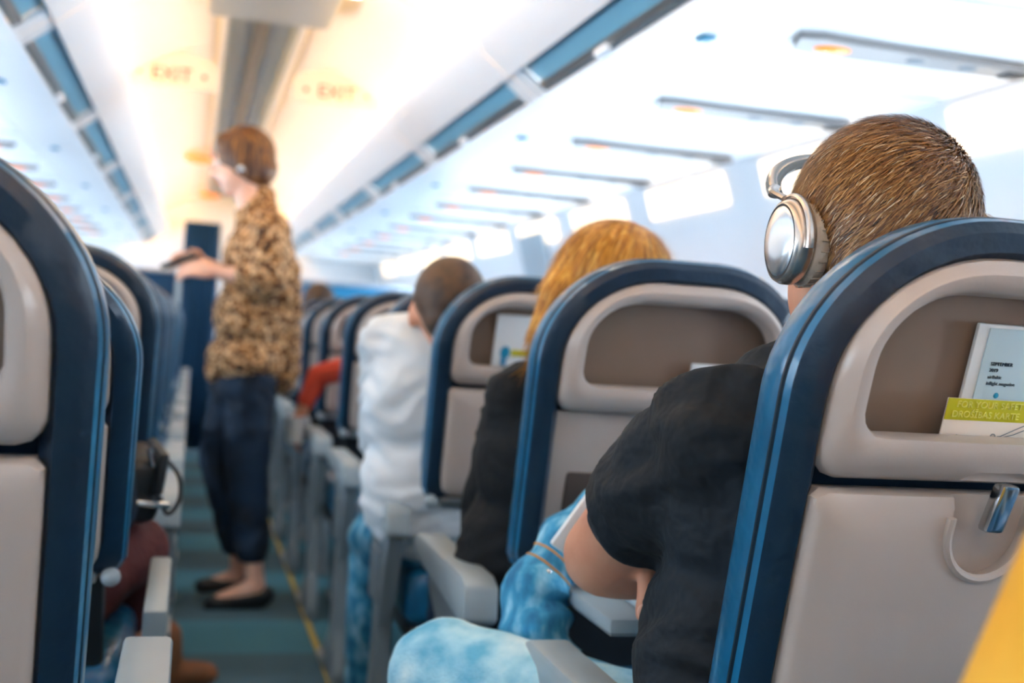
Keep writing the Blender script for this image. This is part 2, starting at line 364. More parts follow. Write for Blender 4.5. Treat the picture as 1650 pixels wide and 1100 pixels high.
rbox('body', (0, .2, .95), (1.1, .5, 1.9), .02, 'white', t)
for i in range(3): rbox('galley_door', (-.35+.35*i, -.055, 1.0), (.32, .02, .8), .01, 'grey', t); rbox('door_latch', (-.25+.35*i, -.072, 1.05), (.03, .012, .08), .003, 'alu', t)
# ================================================================== SEATS
def polar(poly, c, n=128):
    out = []; m = len(poly)
    for k in range(n):
        a = 2*math.pi*k/n; d = (math.cos(a), math.sin(a)); best = 0
        for i in range(m):
            p = (poly[i][0]-c[0], poly[i][1]-c[1]); q = (poly[(i+1) % m][0]-c[0], poly[(i+1) % m][1]-c[1])
            ex, ey = q[0]-p[0], q[1]-p[1]; den = d[0]*ey-d[1]*ex
            if abs(den) < 1e-12: continue
            t = (p[0]*ey-p[1]*ex)/den; u = (p[0]*d[1]-p[1]*d[0])/den
            if t > 0 and -1e-9 <= u <= 1+1e-9: best = max(best, t)
        out.append((c[0]+d[0]*best, c[1]+d[1]*best))
    return out
def rrect(x0, x1, z0, z1, rb, rt, rtz=None, k=10, bow=0):
    rtz = rtz or rt; pts = []
    for cx, cz, rx, rz, a0 in ((x1-rb, z0+rb, rb, rb, -90), (x1-rt, z1-rtz, rt, rtz, 0), (x0+rt, z1-rtz, rt, rtz, 90), (x0+rb, z0+rb, rb, rb, 180)):
        for i in range(k+1):
            a = math.radians(a0+90*i/k); pts.append((cx+rx*math.cos(a), cz+rz*math.sin(a)))
    if bow:
        pts = [(x, z-bow*(1-(x/x1)**2) if z < (z0+z1)/2 else z+0*x) for x, z in pts]
    return pts
TOP = 1.150
def outline(ins):
    pts = rrect(-.217+ins, .217-ins, .665+ins, TOP-ins, .03, max(.165-ins*.8, .03), max(.145-ins*.8, .03))
    pts = [(x*(1-.05*max(0, (.95-z)/.28)), z+(.010*(1-(x/.217)**2) if z > 1 else 0)) for x, z in pts]
    return pts
def seat_parts(tan, tray=False, rec=0):
    """all meshes of one seat in local coordinates; returns list of (name, mesh, level)"""
    root = empty('airline_seat'); CZ = .92
    def sh(p):
        if rec:
            z = .45+(p[2]-.45)*math.cos(rec)/math.cos(math.radians(16.5)); return (p[0], p[1]+.14-(z-.45)*math.tan(rec), z)
        return (p[0], p[1]+(.924-p[2])*tan, p[2])
    def L(loops, **k): v, f = loft(loops, **k); return [sh(p) for p in v], f
    def shear_obj(o):
        for v in o.data.vertices: v.co = sh(v.co)
        return o
    seq = [(.046, .045), (.041, .012), (.030, -.003), (.013, 0), (.003, .010), (0, .018), (.003, .023), (-.002, .032), (-.003, .055), (.006, .074), (.03, .088), (.07, .094), (.13, .086)]
    loops = [[(x, y, z) for x, z in polar(outline(i), (0, CZ))] for i, y in seq]
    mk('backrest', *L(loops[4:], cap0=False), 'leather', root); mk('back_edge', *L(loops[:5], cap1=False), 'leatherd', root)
    pp = [sh((x*1.0, .023, z)) for x, z in polar(outline(.001), (0, CZ))]
    tube('piping', pp, .0028, 'piping', root, 6, closed=True)
    # upper shell
    def U(i): return polar([(x, z) for x, z in rrect(-.182+i, .182-i, .931+i, TOP-.025-i, .02, .135-i, .115-i, bow=.030)], (0, 1.03))
    def O(i): return polar(rrect(-.150+i, .150-i, .970+i, 1.094-i, .018-i*.5, .085-i, .07-i, bow=.018), (0, 1.03))
    def mix(a, b, t): return [(p[0]*(1-t)+q[0]*t, p[1]*(1-t)+q[1]*t) for p, q in zip(a, b)]
    lo = [(U(0), .010), (U(0), .004), (U(.003), -.006), (U(.010), -.012), (mix(U(.010), O(-.01), .5), -.017), (O(-.010), -.017), (O(-.003), -.014), (O(0), -.006), (O(.002), .010)]
    us = mk('upper_shell', *L([[(x, y, z) for x, z in l] for l, y in lo], ring=True), 'shell', root)
    def cut(o, poly, y0, y1):
        v, f = L([[(x, y, z) for x, z in poly] for y in (y0, y1)]); c = mk('cutter', v, f, None)
        b = o.modifiers.new('b', 'BOOLEAN'); b.object = c; b.operation = 'DIFFERENCE'; b.solver = 'EXACT'
        apply_mods(o); bpy.data.objects.remove(c); link_s(o)
    def link_s(o):
        for p in o.data.polygons: p.use_smooth = True
        o.data.set_sharp_from_angle(angle=math.radians(38))
    cut(us, rrect(-.041, .041, .86, .936, .005, .02), -.08, -.004)
    mk('pocket_panel', *L([[(x, y, z) for x, z in O(-.012)] for y in (.034, .040)]), 'pocket', root)
    if not tray:
        def W(i):
            q = [(x, z) for x, z in rrect(-.182+i, .182-i, .676+i, .921-i, .03, .012)]
            return polar([(x*(1-.05*max(0, (.95-z)/.28)), z-(.030*(1-(x/.19)**2) if z > .8 else 0)) for x, z in q], (0, .80))
        lo = [(W(.0), .03), (W(0), .0), (W(.003), -.008), (W(.010), -.013), (W(.04), -.017), (W(.10), -.018)]
        ls = mk('lower_shell', *L([[(x, y, z) for x, z in l] for l, y in lo]), 'shell', root)
        up = [(-.040, .95), (-.040, .880)]+[(.040*math.cos(a), .880+.042*math.sin(a)) for a in [math.pi+math.pi*i/16 for i in range(1, 16)]]+[(.040, .880), (.040, .95)]
        cut(ls, up[::-1], -.08, -.002)
        ur = [sh((.043*math.cos(a), -.0165, .880+.045*math.sin(a))) for a in [math.pi+math.pi*i/18 for i in range(19)]]
        tube('latch_recess_rim', [sh((-.043, -.0165, .893))]+ur+[sh((.043, -.0165, .893))], .0045, 'shell', ls, 8)
        lt = rbox('tray_latch', (.0, -.020, .904), (.020, .016, .046), .004, 'metal', root, (math.radians(6), math.radians(3), 0)); shear_obj(lt)
    else:
        tb = shear_obj(rbox('tray_bay', (0, .022, .80), (.36, .02, .25), .006, 'shell', root))
        shear_obj(rbox('bay_opening', (-.07, .014, .795), (.15, .012, .07), .006, 'bay', root))
        shear_obj(rbox('tray_latch', (.0, -.018, .93), (.05, .014, .017), .004, 'metal', root))
        y0 = -.105
        tr = rbox('tray_table', (.01, -.215, .682), (.41, .225, .020), .006, 'grey', root)
        rbox('tray_edge', (.01, -.215, .6715), (.405, .22, .004), .001, 'greyd', tr)
        for x in (-.17, .19): tube('tray_arm', [(x, -.12, .675), (x, .05, .70)], .009, 'alu', root, 8)
    for x in (-.19, .19):
        mk('hinge', *ellipsoid(sh((x, .0, .664)), (.014, .016, .014)), 'grey', root)
    shear_obj(rbox('hinge_bar', (0, .004, .662), (.34, .018, .020), .005, 'alu', root))
    shear_obj(rbox('lower_back', (0, .055, .53), (.36, .03, .25), .012, 'dark', root))
    rbox('seat_cushion', (0, .40, .43), (.43, .50, .13), .035, 'leather', root, seg=3)
    rbox('seat_pan', (0, .40, .345), (.40, .46, .04), .008, 'dark', root)
    for x in (-.13, .13):
        tube('leg', [(x, .24, .34), (x, .17, .02)], .018, 'greyd', root, 8); tube('leg', [(x, .46, .34), (x, .56, .02)], .018, 'greyd', root, 8)
        rbox('foot', (x, .36, .012), (.045, .46, .022), .005, 'greyd', root)
    return root
def armrest(root, x, wd, end=False, sgn=1, top=True):
    poly = [(.085, .585), (.10, .575), (.30, .592), (.50, .605), (.535, .622), (.53, .642), (.50, .652), (.12, .652), (.09, .64)]
    if top: prism('armrest', poly, x-wd/2, x+wd/2, 'grey', root, .007)
    if end:
        pl = [(.10, .585), (.44, .602), (.40, .56), (.29, .50), (.265, .36), (.29, .14), (.42, .05), (.42, .005), (.14, .005), (.14, .05), (.19, .16), (.195, .36), (.13, .52)]
        prism('end_panel', pl, x-.018, x+.018, 'greyd' if top else 'grey', root, .005)
        rbox('panel_cover', (x-sgn*.02, .25, .47), (.008, .12, .12), .003, 'greyd', root)
        rbox('track_foot', (x, .43, .02), (.05, .10, .03), .006, 'alu', root)
TAN = math.tan(math.radians(16.5))
def variant(tan, tray, side):
    """side: 1 right block (aisle on local -x), -1 left block"""
    r = seat_parts(tan, tray); return r
protos = {}
def seat(kind, side, pos, loc, label, group):
    key = (kind, side, pos)
    if key not in protos:
        base = ('b', kind)
        if base not in protos:
            protos[base] = seat_parts({'n': TAN, 't': TAN, 'r': math.tan(math.radians(24)), 'm': math.tan(math.radians(19))}[kind], kind == 't', math.radians(27) if kind == 'r' else 0)
            src = protos[base]
            first = True
        src = protos[base]
        p = copy_tree(src)
        if pos == 0: armrest(p, -side*.254, .056, True, side, kind != 'r')
        armrest(p, side*.2425, .045)
        protos[key] = p
        o = p
    else: o = copy_tree(protos[key])
    o.location = loc; tag(o, label, 'seat', group); return o
rows = [.175, .945, 1.715, 2.48, 3.24, 4.03, 4.80, 5.56, 6.32, 7.08, 7.84, 8.6]
ordn = ['nearest', 'second', 'third', 'fourth', 'fifth', 'sixth', 'seventh', 'eighth', 'ninth', 'tenth', 'eleventh', 'twelfth']
pn = ['aisle', 'middle', 'window']
for i, y in enumerate(rows):
    for p in range(3):
        kind = 't' if (i == 2 and p == 0) else ('m' if i in (5, 8) else 'n')
        lab = {(1, 0): 'navy leather seat with taupe back holding a magazine, behind the headphone man', (2, 0): 'navy seat with its tray table folded down, blond passenger in it',
               (3, 0): 'navy seat with white magazine in its pocket, behind the white shirted passenger'}.get((i, p), 'navy leather seat with taupe back, right of the aisle, %s row, %s place' % (ordn[i], pn[p]))
        seat(kind, 1, p, (.714+.485*p, y, 0), lab, 'right hand seats')
lrows = [.20, .965, 1.77, 2.53, 3.29, 4.05, 4.81, 5.57, 6.33, 7.09, 7.85, 8.61]
for i, y in enumerate(lrows):
    for p in range(3):
        kind = 'r' if (i == 2 and p == 0) else 'n'
        lab = 'navy leather seat with taupe back, left of the aisle, %s row, %s place' % (ordn[i], pn[p])
        if (i, p) == (1, 0): lab = 'large blurred navy and taupe seat back at the left edge of the picture'
        if (i, p) == (2, 0): lab = 'steeply reclined navy seat left of the aisle, second one ahead'
        seat(kind, -1, p, (-.281-.485*p, y, 0), lab, 'left hand seats')
for k in [k for k in protos if k[0] == 'b']:
    def rm(o):
        for c in list(o.children): rm(c)
        bpy.data.objects.remove(o)
    rm(protos[k])
# ------------------------------------------------------------------ printed matter in seat pockets
def pocket_frame(x, y0, z, yoff=.028):       # matrix on the tilted pocket plane of a seat, local x right, y up the back
    a = math.atan(TAN)
    return Matrix.Translation((x, y0+yoff+(.924-z)*TAN, z)) @ Matrix.Rotation(math.pi/2+a, 4, 'X')
# cards sit between the shell lip and the pocket lining
def sheet(name, w_, h_, th, m, parent=None, M4=None):
    o = rbox(name, (0, 0, 0), (w_, h_, th), min(th*.3, .0015), m, parent)
    if M4: o.matrix_local = M4
    return o
def planeline(parent, pts, m='ink', r=.0006): tube('drawing_line', [(p[0], p[1], .0018) for p in pts], r, m, parent, 5)
# A: magazine and safety card
Mz = pocket_frame(.764, .945, 1.010, .024)
t = empty('magazine'); t.matrix_world = Mz; tag(t, 'pale blue inflight magazine standing in the nearest right seat pocket', 'magazine')
sheet('pages', .172, .124, .005, 'paper', t, Matrix.Translation((0, 0, -.002))); sheet('cover', .160, .120, .0015, 'paperb', t, Matrix.Translation((.005, -.001, .0015)))
for b, yy, m in (('SEPTEMBER', .0245, 'inkd'), ('2019', .0185, 'inkd'), ('airBaltic', .012, 'ink'), ('inflight magazine', .006, 'ink')):
    text('cover_lettering', b, .0046, m, t, Matrix.Translation((-.066, yy, .0026)))
mk('cover_dot', *ellipsoid((-.052, -.004, .0024), (.0028, .0028, .0008)), 'teal', t)
Mz = pocket_frame(.750, .945, .970, .0135)
t = empty('safety_card'); t.matrix_world = Mz; tag(t, 'lime and cream safety card in front of the pale blue magazine', 'safety card')
sheet('card', .185, .066, .0016, 'paperc', t); sheet('card_band', .185, .0205, .0006, 'lime', t, Matrix.Translation((0, .0228, .001)))
text('card_lettering', 'FOR YOUR SAFETY', .0088, 'limet', t, Matrix.Translation((-.083, .0250, .0015))); text('card_lettering', 'DROŠĪBAS KARTE', .0088, 'limet', t, Matrix.Translation((-.086, .0155, .0015)))
def W_(x, y): return (x*.62-.035, y*.52+.004)
for pts in ([(-.02, -.035), (.0, -.015), (.045, .012)], [(-.01, -.03), (.05, -.022)], [(.0, -.016), (.03, -.006), (.052, .006)], [(-.045, -.035), (-.03, -.028), (-.01, -.02)], [(-.07, -.035), (-.066, -.01), (-.058, -.03)], [(.01, -.03), (.06, -.028)]): planeline(t, [W_(*p_) for p_ in pts], 'ink', .0004)
for x, y in ((-.045, -.03), (-.036, -.032), (-.004, -.012), (.006, -.016)):
    x, y = W_(x, y); tube('drawing_engine', [(x+.0026*math.cos(a), y+.003*math.sin(a), .0014) for a in [2*math.pi*i/10 for i in range(10)]], .0004, 'ink', t, 5, closed=True)
for x in (-.018, .0): x, y = W_(x, -.034); sheet('drawing_slide', .008, .004, .0006, 'lime', t, Matrix.Translation((x, y, .0012)) @ Matrix.Rotation(.5, 4, 'Z'))
# B: white card at the right of the pocket
t = sheet('magazine', .11, .075, .004, 'paper'); t.matrix_world = pocket_frame(.80, 1.715, .972, .018); tag(t, 'white booklet low in the pocket above the folded down tray', 'magazine')
# C: magazine with yellow band
t = empty('magazine'); t.matrix_world = pocket_frame(.732, 2.48, 1.015, .020); tag(t, 'white magazine with yellow band in the pocket beside the blond hair', 'magazine')
sheet('cover', .22, .13, .004, 'paper', t); sheet('cover_band', .17, .014, .001, 'lime', t, Matrix.Translation((.014, -.018, .0025)))
mk('cover_figure', *ellipsoid((-.084, -.018, .003), (.011, .014, .0012)), 'teal', t); mk('cover_figure', *ellipsoid((-.086, -.036, .003), (.006, .016, .0012)), 'tealp', t)
t = sheet('magazine', .2, .12, .004, 'paper'); t.matrix_world = pocket_frame(.72, 4.03, 1.01, .020); tag(t, 'white magazine in the seat pocket left of the white shirt', 'magazine')
# ================================================================== PEOPLE
def hand(w, d, nrm, side, curl=.6, s=1.0):
    """blobs of a hand: w wrist, d finger direction, nrm back-of-hand normal, side +-1 for thumb side"""
    d = Vector(d).normalized(); n = Vector(nrm); n = (n-d*n.dot(d)).normalized(); b = d.cross(n)*side; w = Vector(w); out = []
    out.append(('c', w, w+d*.03*s, .024*s, .026*s))
    for i, (o, l) in enumerate(((.028, .068), (.009, .076), (-.010, .071), (-.028, .055))):
        r = w+d*.075*s+b*o*s; out.append(('c', w+d*.02*s+b*o*.7*s, r, .017*s, .011*s))
        a = curl; p1 = r+(d*math.cos(a)-n*math.sin(a))*l*.45*s; p2 = p1+(d*math.cos(2*a)-n*math.sin(2*a))*l*.33*s; p3 = p2+(d*math.cos(2.6*a)-n*math.sin(2.6*a))*l*.24*s
        out += [('c', r, p1, .0105*s, .0095*s), ('c', p1, p2, .0095*s, .009*s), ('c', p2, p3, .009*s, .0075*s)]
    q = w+d*.018*s+b*.024*s; q1 = q+(d*.6+b*.8-n*.2).normalized()*.04*s; q2 = q1+(d*.9+b*.35-n*.35).normalized()*.032*s
    out += [('c', q, q1, .015*s, .0115*s), ('c', q1, q2, .0115*s, .009*s)]
    return out
def head_blobs(c, yaw, s=1.0, pitch=0):
    """c: cranium centre; faces +Y turned by yaw"""
    c = Vector(c); R = Matrix.Rotation(yaw, 3, 'Z') @ Matrix.Rotation(pitch, 3, 'X')
    def T(x, y, z): return c+R @ Vector((x, y, z))*s
    e = (pitch, 0, yaw)
    def rr(*r): return tuple(x*s for x in r)
    return [('e', T(0, -.01, .015), rr(.075, .094, .092), e), ('e', T(0, .03, -.045), rr(.062, .062, .075), e), ('c', T(0, .055, -.095), T(0, .062, -.10), .028*s, .026*s),
            ('c', T(0, .088, .0), T(0, .108, -.036), .009*s, .015*s), ('c', T(-.012, .094, -.040), T(.012, .094, -.040), .010*s, .010*s),
            ('c', T(-.018, .083, -.070), T(.018, .083, -.070), .010*s, .010*s), ('c', T(-.03, .078, .022), T(.03, .078, .022), .014*s, .014*s),
            ('e', T(-.076, -.005, -.02), rr(.012, .020, .032), e), ('e', T(.076, -.005, -.02), rr(.012, .020, .032), e)], T, R
def face(parent, T, R, s=1.0):
    for x in (-.031, .031):
        e = mk('eye', *ellipsoid(T(x, .080, 0), (.0125*s,)*3), 'eye', parent); mk('iris', *ellipsoid(T(x, .0905, -.001), (.0055*s, .0055*s, .0055*s)), 'pupil', e)
        tube('eyebrow', [T(x-.018, .088, .022), T(x, .092, .027), T(x+.018, .086, .023)], .004*s, 'hairk', parent, 6)
    tube('lips', [T(-.022, .090, -.070), T(0, .0965, -.069), T(.022, .090, -.070)], .005*s, 'lip', parent, 6)
def person(label, skin, skin_blobs, clothes, vox=.008):
    b = blob('person', skin_blobs, skin, None, vox, 4); tag(b, label, 'person')
    for nm, bl, m, vx in clothes: blob(nm, bl, m, b, vx, 8 if nm in ('shirt', 't_shirt', 'blouse') else 5, {'t_shirt': .010, 'shirt': .008, 'blouse': .007, 'knit_top': .005, 'jeans': .004, 'trousers': .005}.get(nm, 0))
    return b
# ---- 1. man with headphones (seat A)
hc = V((.668, 1.092, 1.152)); hb_, T, R = head_blobs(hc, 0, 1.10)
shL = P(1150, 700, Y=1.15); shR = V((.84, 1.16, .935)); sle = P(1032, 822, Y=1.285); elb = P(975, 893, Y=1.365)
wrL = V((.80, 1.335, .80)); elR = V((.875, 1.33, .765)); wrR = V((.625, 1.325, .765))
skb = hb_+[('c', hc+V((0, -.005, -.07)), V((.67, 1.125, .98)), .056, .062), ('c', V((.66, 1.16, .93)), V((.66, 1.17, .62)), .10, .11), ('c', shL, shR, .04, .04),
     ('c', shL, sle, .045, .052), ('c', sle, elb, .053, .052), ('c', elb, elb+V((.03, -.005, -.005)), .052, .05), ('c', elb, wrL, .050, .031), ('c', shR, elR, .053, .045), ('c', elR, wrR, .045, .03),
     ('c', V((.60, 1.22, .54)), V((.42, 1.55, .54)), .06, .05)]+hand(wrL, (1, -.15, .15), (0, 1, .3), 1, .35)
skb += [('c', wrR, P(1050, 915, Y=1.30), .026, .020), ('c', P(1050, 912, Y=1.30), P(1042, 955, Y=1.28), .0150, .0128), ('c', P(1042, 955, Y=1.28), P(1036, 992, Y=1.268), .0128, .0105)]
for i in range(4): skb += [('c', wrR, V((.575, 1.335, .79+.02*i)), .016, .011), ('c', V((.575, 1.335, .79+.02*i)), V((.545, 1.32, .80+.02*i)), .011, .009)]
man = person('man in black T-shirt and silver headphones with arms folded, nearest right seat', 'skin', skb, [
  ('t_shirt', [('c', shL, shR, .072, .072), ('e', (.665, 1.165, .88), (.178, .115, .17)), ('e', (.655, 1.175, .70), (.178, .13, .19)), ('e', (.66, 1.18, .58), (.17, .13, .10)), ('c', V((.672, 1.125, .945)), V((.672, 1.125, .985)), .085, .067),
     ('c', shL+V((.03, 0, .01)), shL*.45+sle*.55, .073, .074), ('c', shL*.45+sle*.55, sle, .074, .0665), ('c', shR, shR*.5+elR*.5, .072, .064)], 'black', .008),
  ('jeans', [('e', (.67, 1.22, .54), (.17, .13, .09)), ('c', V((.60, 1.26, .545)), P(715, 1085, Y=1.57), .088, .076), ('c', P(715, 1085, Y=1.57), V((.40, 1.60, .12)), .076, .055),
     ('c', V((.76, 1.26, .54)), V((.80, 1.58, .545)), .085, .07), ('c', V((.80, 1.58, .545)), V((.80, 1.62, .12)), .068, .055)], 'jeansl', .010),
  ('shoe', [('c', V((.40, 1.60, .05)), V((.39, 1.78, .04)), .045, .035)], 'shoe', .01), ('shoe', [('c', V((.80, 1.60, .05)), V((.80, 1.78, .04)), .045, .035)], 'shoe', .01)], .0065)
face(man, T, R, 1.04)
for j, (a, b) in enumerate(((P(1035, 986, Y=1.257), .0085),)): mk('thumb_nail', *ellipsoid(a, (.0065, .003, .009)), 'skinl', man)
# hair: cap plus strands
def on_scalp(th, ph, k=1.0):     # th azimuth from back (-Y), ph elevation
    return V((.082*math.cos(ph)*math.sin(th), -.102*math.cos(ph)*math.cos(th)-.011, .100*math.sin(ph)+.016))*k
hcap = blob('hair', [('e', hc+V((0, -.014, .022)), (.0885, .105, .102)), ('e', hc+V((0, -.045, -.025)), (.075, .064, .076)), ('c', hc+V((-.03, -.055, -.075)), hc+V((.03, -.055, -.075)), .03, .03)], 'hairb', man, .006, 3)
hv = []; hf = []
def strand(p, d, L, wd, nrm, droop):
    side = d.cross(nrm).normalized()*wd; o = len(hv); q = p.copy()
    for i in range(4):
        k = 1-i/3.2; hv.extend([q-side*k, q+side*k]); q = q+d*(L/3); d = (d-nrm*droop).normalized()
    for i in range(3): hf.append((o+2*i, o+2*i+1, o+2*i+3, o+2*i+2))
me = hcap.data; vs_ = me.vertices; crown = hc+V((.062, -.060, .082))
tris = [p for p in me.polygons]
ar = [p.area for p in tris]; picks = random.choices(tris, weights=ar, k=27000)
for p in picks:
    vv = [vs_[i].co for i in p.vertices]; a, b = random.random(), random.random(); pt = vv[0].lerp(vv[1], a).lerp(vv[-1].lerp(vv[2], a) if len(vv) > 3 else vv[2], b)
    rel = pt-hc
    if rel.y > .075 and rel.z < .05: continue
    n = p.normal; fl = (pt-crown); fl = fl+V((-.25, .1, -.25))*.25+V((random.uniform(-1, 1), random.uniform(-1, 1), random.uniform(-1, 1)))*.035
    fl = fl+.05*V((mnoise.noise(pt*28), mnoise.noise(pt*28+V((9, 0, 0))), mnoise.noise(pt*28+V((0, 7, 0)))))
    fl = (fl-n*fl.dot(n)).normalized(); up = .42 if rel.z > -.02 else .15
    strand(pt-n*.001, (fl+n*up).normalized(), random.uniform(.012, .024) if rel.z > -.04 else .010, .00095, n, .25)
ho = mk('hair_strands', hv, hf, 'hs', man); ho['kind'] = 'stuff'; tone(ho, 8)
# ---- headphones
cc = V((.674-.101, 1.078, 1.142)); t = empty('headphones', cc); tag(t, 'silver over-ear headphones on the short haired man', 'headphones')
def disc(name, prof, m, parent, sx, kz=1.0, tilt=0):     # lathe about X: prof (x offset outward, radius)
    n = 40; loops = []
    for x, r in prof: loops.append([(sx*x, r*.86*math.cos(2*math.pi*j/n), r*kz*math.sin(2*math.pi*j/n)) for j in range(n)])
    return mk(name, *loft(loops), m, parent)
for sx, ox in ((-1, 0), (1, .202)):
    c = disc('ear_cup', [(-.004, .038), (.004, .0425), (.012, .0425), (.017, .040), (.0185, .0372), (.0165, .0355)], 'silver', t, sx); c.location.x = ox
    d = disc('cup_disc', [(.014, .0350), (.0185, .0347), (.0205, .031), (.0215, .015)], 'silverw', c, sx)
    r = tube('cup_ring', [(sx*.0175, .0362*.86*math.cos(a), .0362*math.sin(a)) for a in [2*math.pi*i/40 for i in range(40)]], .0013, 'dark', c, 6, closed=True)
    pd = disc('ear_pad', [(-.020, .030), (-.021, .038), (-.016, .0425), (-.008, .043), (-.004, .040)], 'pad', t, sx); pd.location.x = ox
    for k in range(26):
        a = 2*math.pi*k/26; tube('pad_pleat', [(sx*x, r*.87*math.cos(a), r*1.01*math.sin(a)) for x, r in ((-.020, .036), (-.016, .0425), (-.008, .0432))], .0008, 'pad', pd, 4)
    yk = tube('yoke', [(sx*.006, .0455*.88*math.cos(a), .0455*math.sin(a)) for a in [math.radians(x) for x in range(-10, 200, 10)]], .0045, 'silver', t, 8, flat=.7); yk.location.x = ox
    tube('slider', smoothpath([(sx*.008+ox, .012, .044), (sx*.012+ox, .030, .052), (sx*.002+ox, .047, .060)]), .006, 'silver', t, 8, flat=.6)
arc = [(.097+.098*math.cos(a), .048+.055*math.sin(a), .052+.050*math.sin(a)) for a in [math.pi*i/24 for i in range(25)]]
tube('headband', arc, .0085, 'greyd', t, 10, flat=.55); tube('band_trim', [(x, y+.001, z+.0055) for x, y, z in arc], .005, 'silver', t, 8, flat=.5)
# ---- jacket, phone, tablet
pth = smoothpath([P(1040, 765, Y=1.61), P(1005, 795, Y=1.61), P(955, 840, Y=1.605), P(895, 905, Y=1.60), P(860, 955, Y=1.59), P(862, 1010, Y=1.57), P(880, 1075, Y=1.55)], 6)
rr_ = [.052+.006*math.sin(i*.9) for i in range(len(pth))]
v, f = tube_vf(pth, rr_, 20, .8)
v = [q+V((mnoise.noise(q*16), mnoise.noise(q*16+V((5, 0, 0))), mnoise.noise(q*16+V((0, 5, 0)))))*.012 for q in map(Vector, v)]
jk = empty('denim_jacket', P(880, 1075, Y=1.55)); tag(jk, 'blue denim jacket bundled between the lowered tray and the seat', 'jacket')
def loc_mk(name, v, f, m, par):
    o = mk(name, [Vector(q)-par.location for q in v], f, m, par); return o
loc_mk('jacket_cloth', v, f, 'jeans', jk)
jv = v
for k in (18, 20):
    c = sum((Vector(q_) for q_ in jv[k*20:k*20+20]), Vector())/20; ring = [c+(Vector(q_)-c)*1.012 for q_ in jv[k*20:k*20+20]]
    v, f = tube_vf(ring, .0016, 5, None, True); loc_mk('stitching', v, f, 'stitch', jk)
v, f = ellipsoid(P(884, 922, Y=1.548), (.005, .004, .005)); loc_mk('rivet', v, f, 'metal', jk)
t = rbox('phone', (0, 0, 0), (.072, .009, .15), .004, 'paper', None); t.location = P(972, 822, Y=1.47); t.rotation_euler = (.2, .55, .25); tag(t, 'white phone propped beside the folded arm', 'phone')
rbox('phone_screen', (0, .005, 0), (.066, .002, .14), .0008, 'dark', t)
t = rbox('tablet', (.70, 1.50, .6975), (.26, .17, .008), .003, 'channel'); tag(t, 'thin grey tablet lying on the lowered tray table', 'tablet'); rbox('tablet_screen', (.70, 1.50, .7020), (.24, .15, .001), .0003, 'dark', t)
# ---- 2. blond passenger (seat B)
hc2 = V((.668, 1.89, 1.115)); hb2, T2, R2 = head_blobs(hc2, .15, 1.0)
s2L = P(838, 640, Y=1.95); s2R = V((.81, 1.93, .93)); e2 = P(792, 830, Y=2.10); k2 = P(800, 985, Y=2.2)
bw = person('blond passenger in black knit leaning toward the aisle, second right seat', 'skinl', hb2+[('c', hc2+V((0, 0, -.08)), V((.65, 1.93, .93)), .045, .055), ('c', V((.65, 1.95, .92)), V((.66, 1.98, .6)), .09, .1), ('c', s2L, s2R, .04, .04), ('c', s2L, e2, .042, .036), ('c', e2, V((.62, 2.25, .70)), .036, .026)]+hand(V((.62, 2.25, .70)), (.9, .3, 0), (0, .2, 1), 1, .4), [
   ('knit_top', [('c', s2L, s2R, .062, .062), ('e', (.63, 1.955, .82), (.155, .11, .16)), ('e', (.62, 1.98, .66), (.165, .12, .16)), ('c', s2L, e2, .062, .058), ('c', e2, P(800, 905, Y=2.12), .058, .06), ('c', e2, V((.60, 2.23, .70)), .055, .04), ('c', V((.65, 1.93, .95)), V((.65, 1.925, .985)), .07, .055)], 'blackk', .009),
   ('trousers', [('e', (.64, 2.02, .54), (.17, .13, .08)), ('c', V((.58, 2.05, .54)), V((.56, 2.40, .54)), .08, .065), ('c', V((.72, 2.05, .54)), V((.74, 2.40, .54)), .08, .065), ('c', V((.56, 2.40, .54)), V((.56, 2.43, .1)), .062, .05), ('c', V((.74, 2.40, .54)), V((.74, 2.43, .1)), .062, .05)], 'navy', .011)])
face(bw, T2, R2)
hl = P(905, 470, Y=1.86); 
hairb = blob('hair', [('e', hc2+V((.0, -.015, .024)), (.100, .108, .098)), ('c', hc2+V((-.05, -.02, .03)), P(905, 470, Y=1.85), .058, .036), ('c', P(905, 470, Y=1.85), P(872, 540, Y=1.85), .034, .024), ('c', P(875, 545, Y=1.87), P(862, 572, Y=1.87), .020, .010), ('c', hc2+V((.06, -.04, 0)), hc2+V((.065, -.045, -.16)), .045, .03), ('c', hc2+V((0, -.06, 0)), hc2+V((0, -.065, -.17)), .055, .04)], 'blond', bw, .008, 5)
hv = []; hf = []
me = hairb.data; vs_ = me.vertices; picks = random.choices(list(me.polygons), weights=[p.area for p in me.polygons], k=2600); cr2 = hc2+V((.02, -.02, .13))
for p in picks:
    pt = vs_[p.vertices[0]].co.copy(); n = p.normal
    fl = V((-.35, 0, -1)) if pt.x < hc2.x+.03 else V((.2, 0, -1)); fl = fl+(pt-cr2).normalized()*.8+V((random.uniform(-.15, .15), random.uniform(-.15, .15), 0))
    fl = (fl-n*fl.dot(n)).normalized(); strand(pt, (fl+n*.07).normalized(), random.uniform(.04, .07), .0013, n, .09)
o = mk('hair_strands', hv, hf, 'hl', bw); o['kind'] = 'stuff'; tone(o, 8)
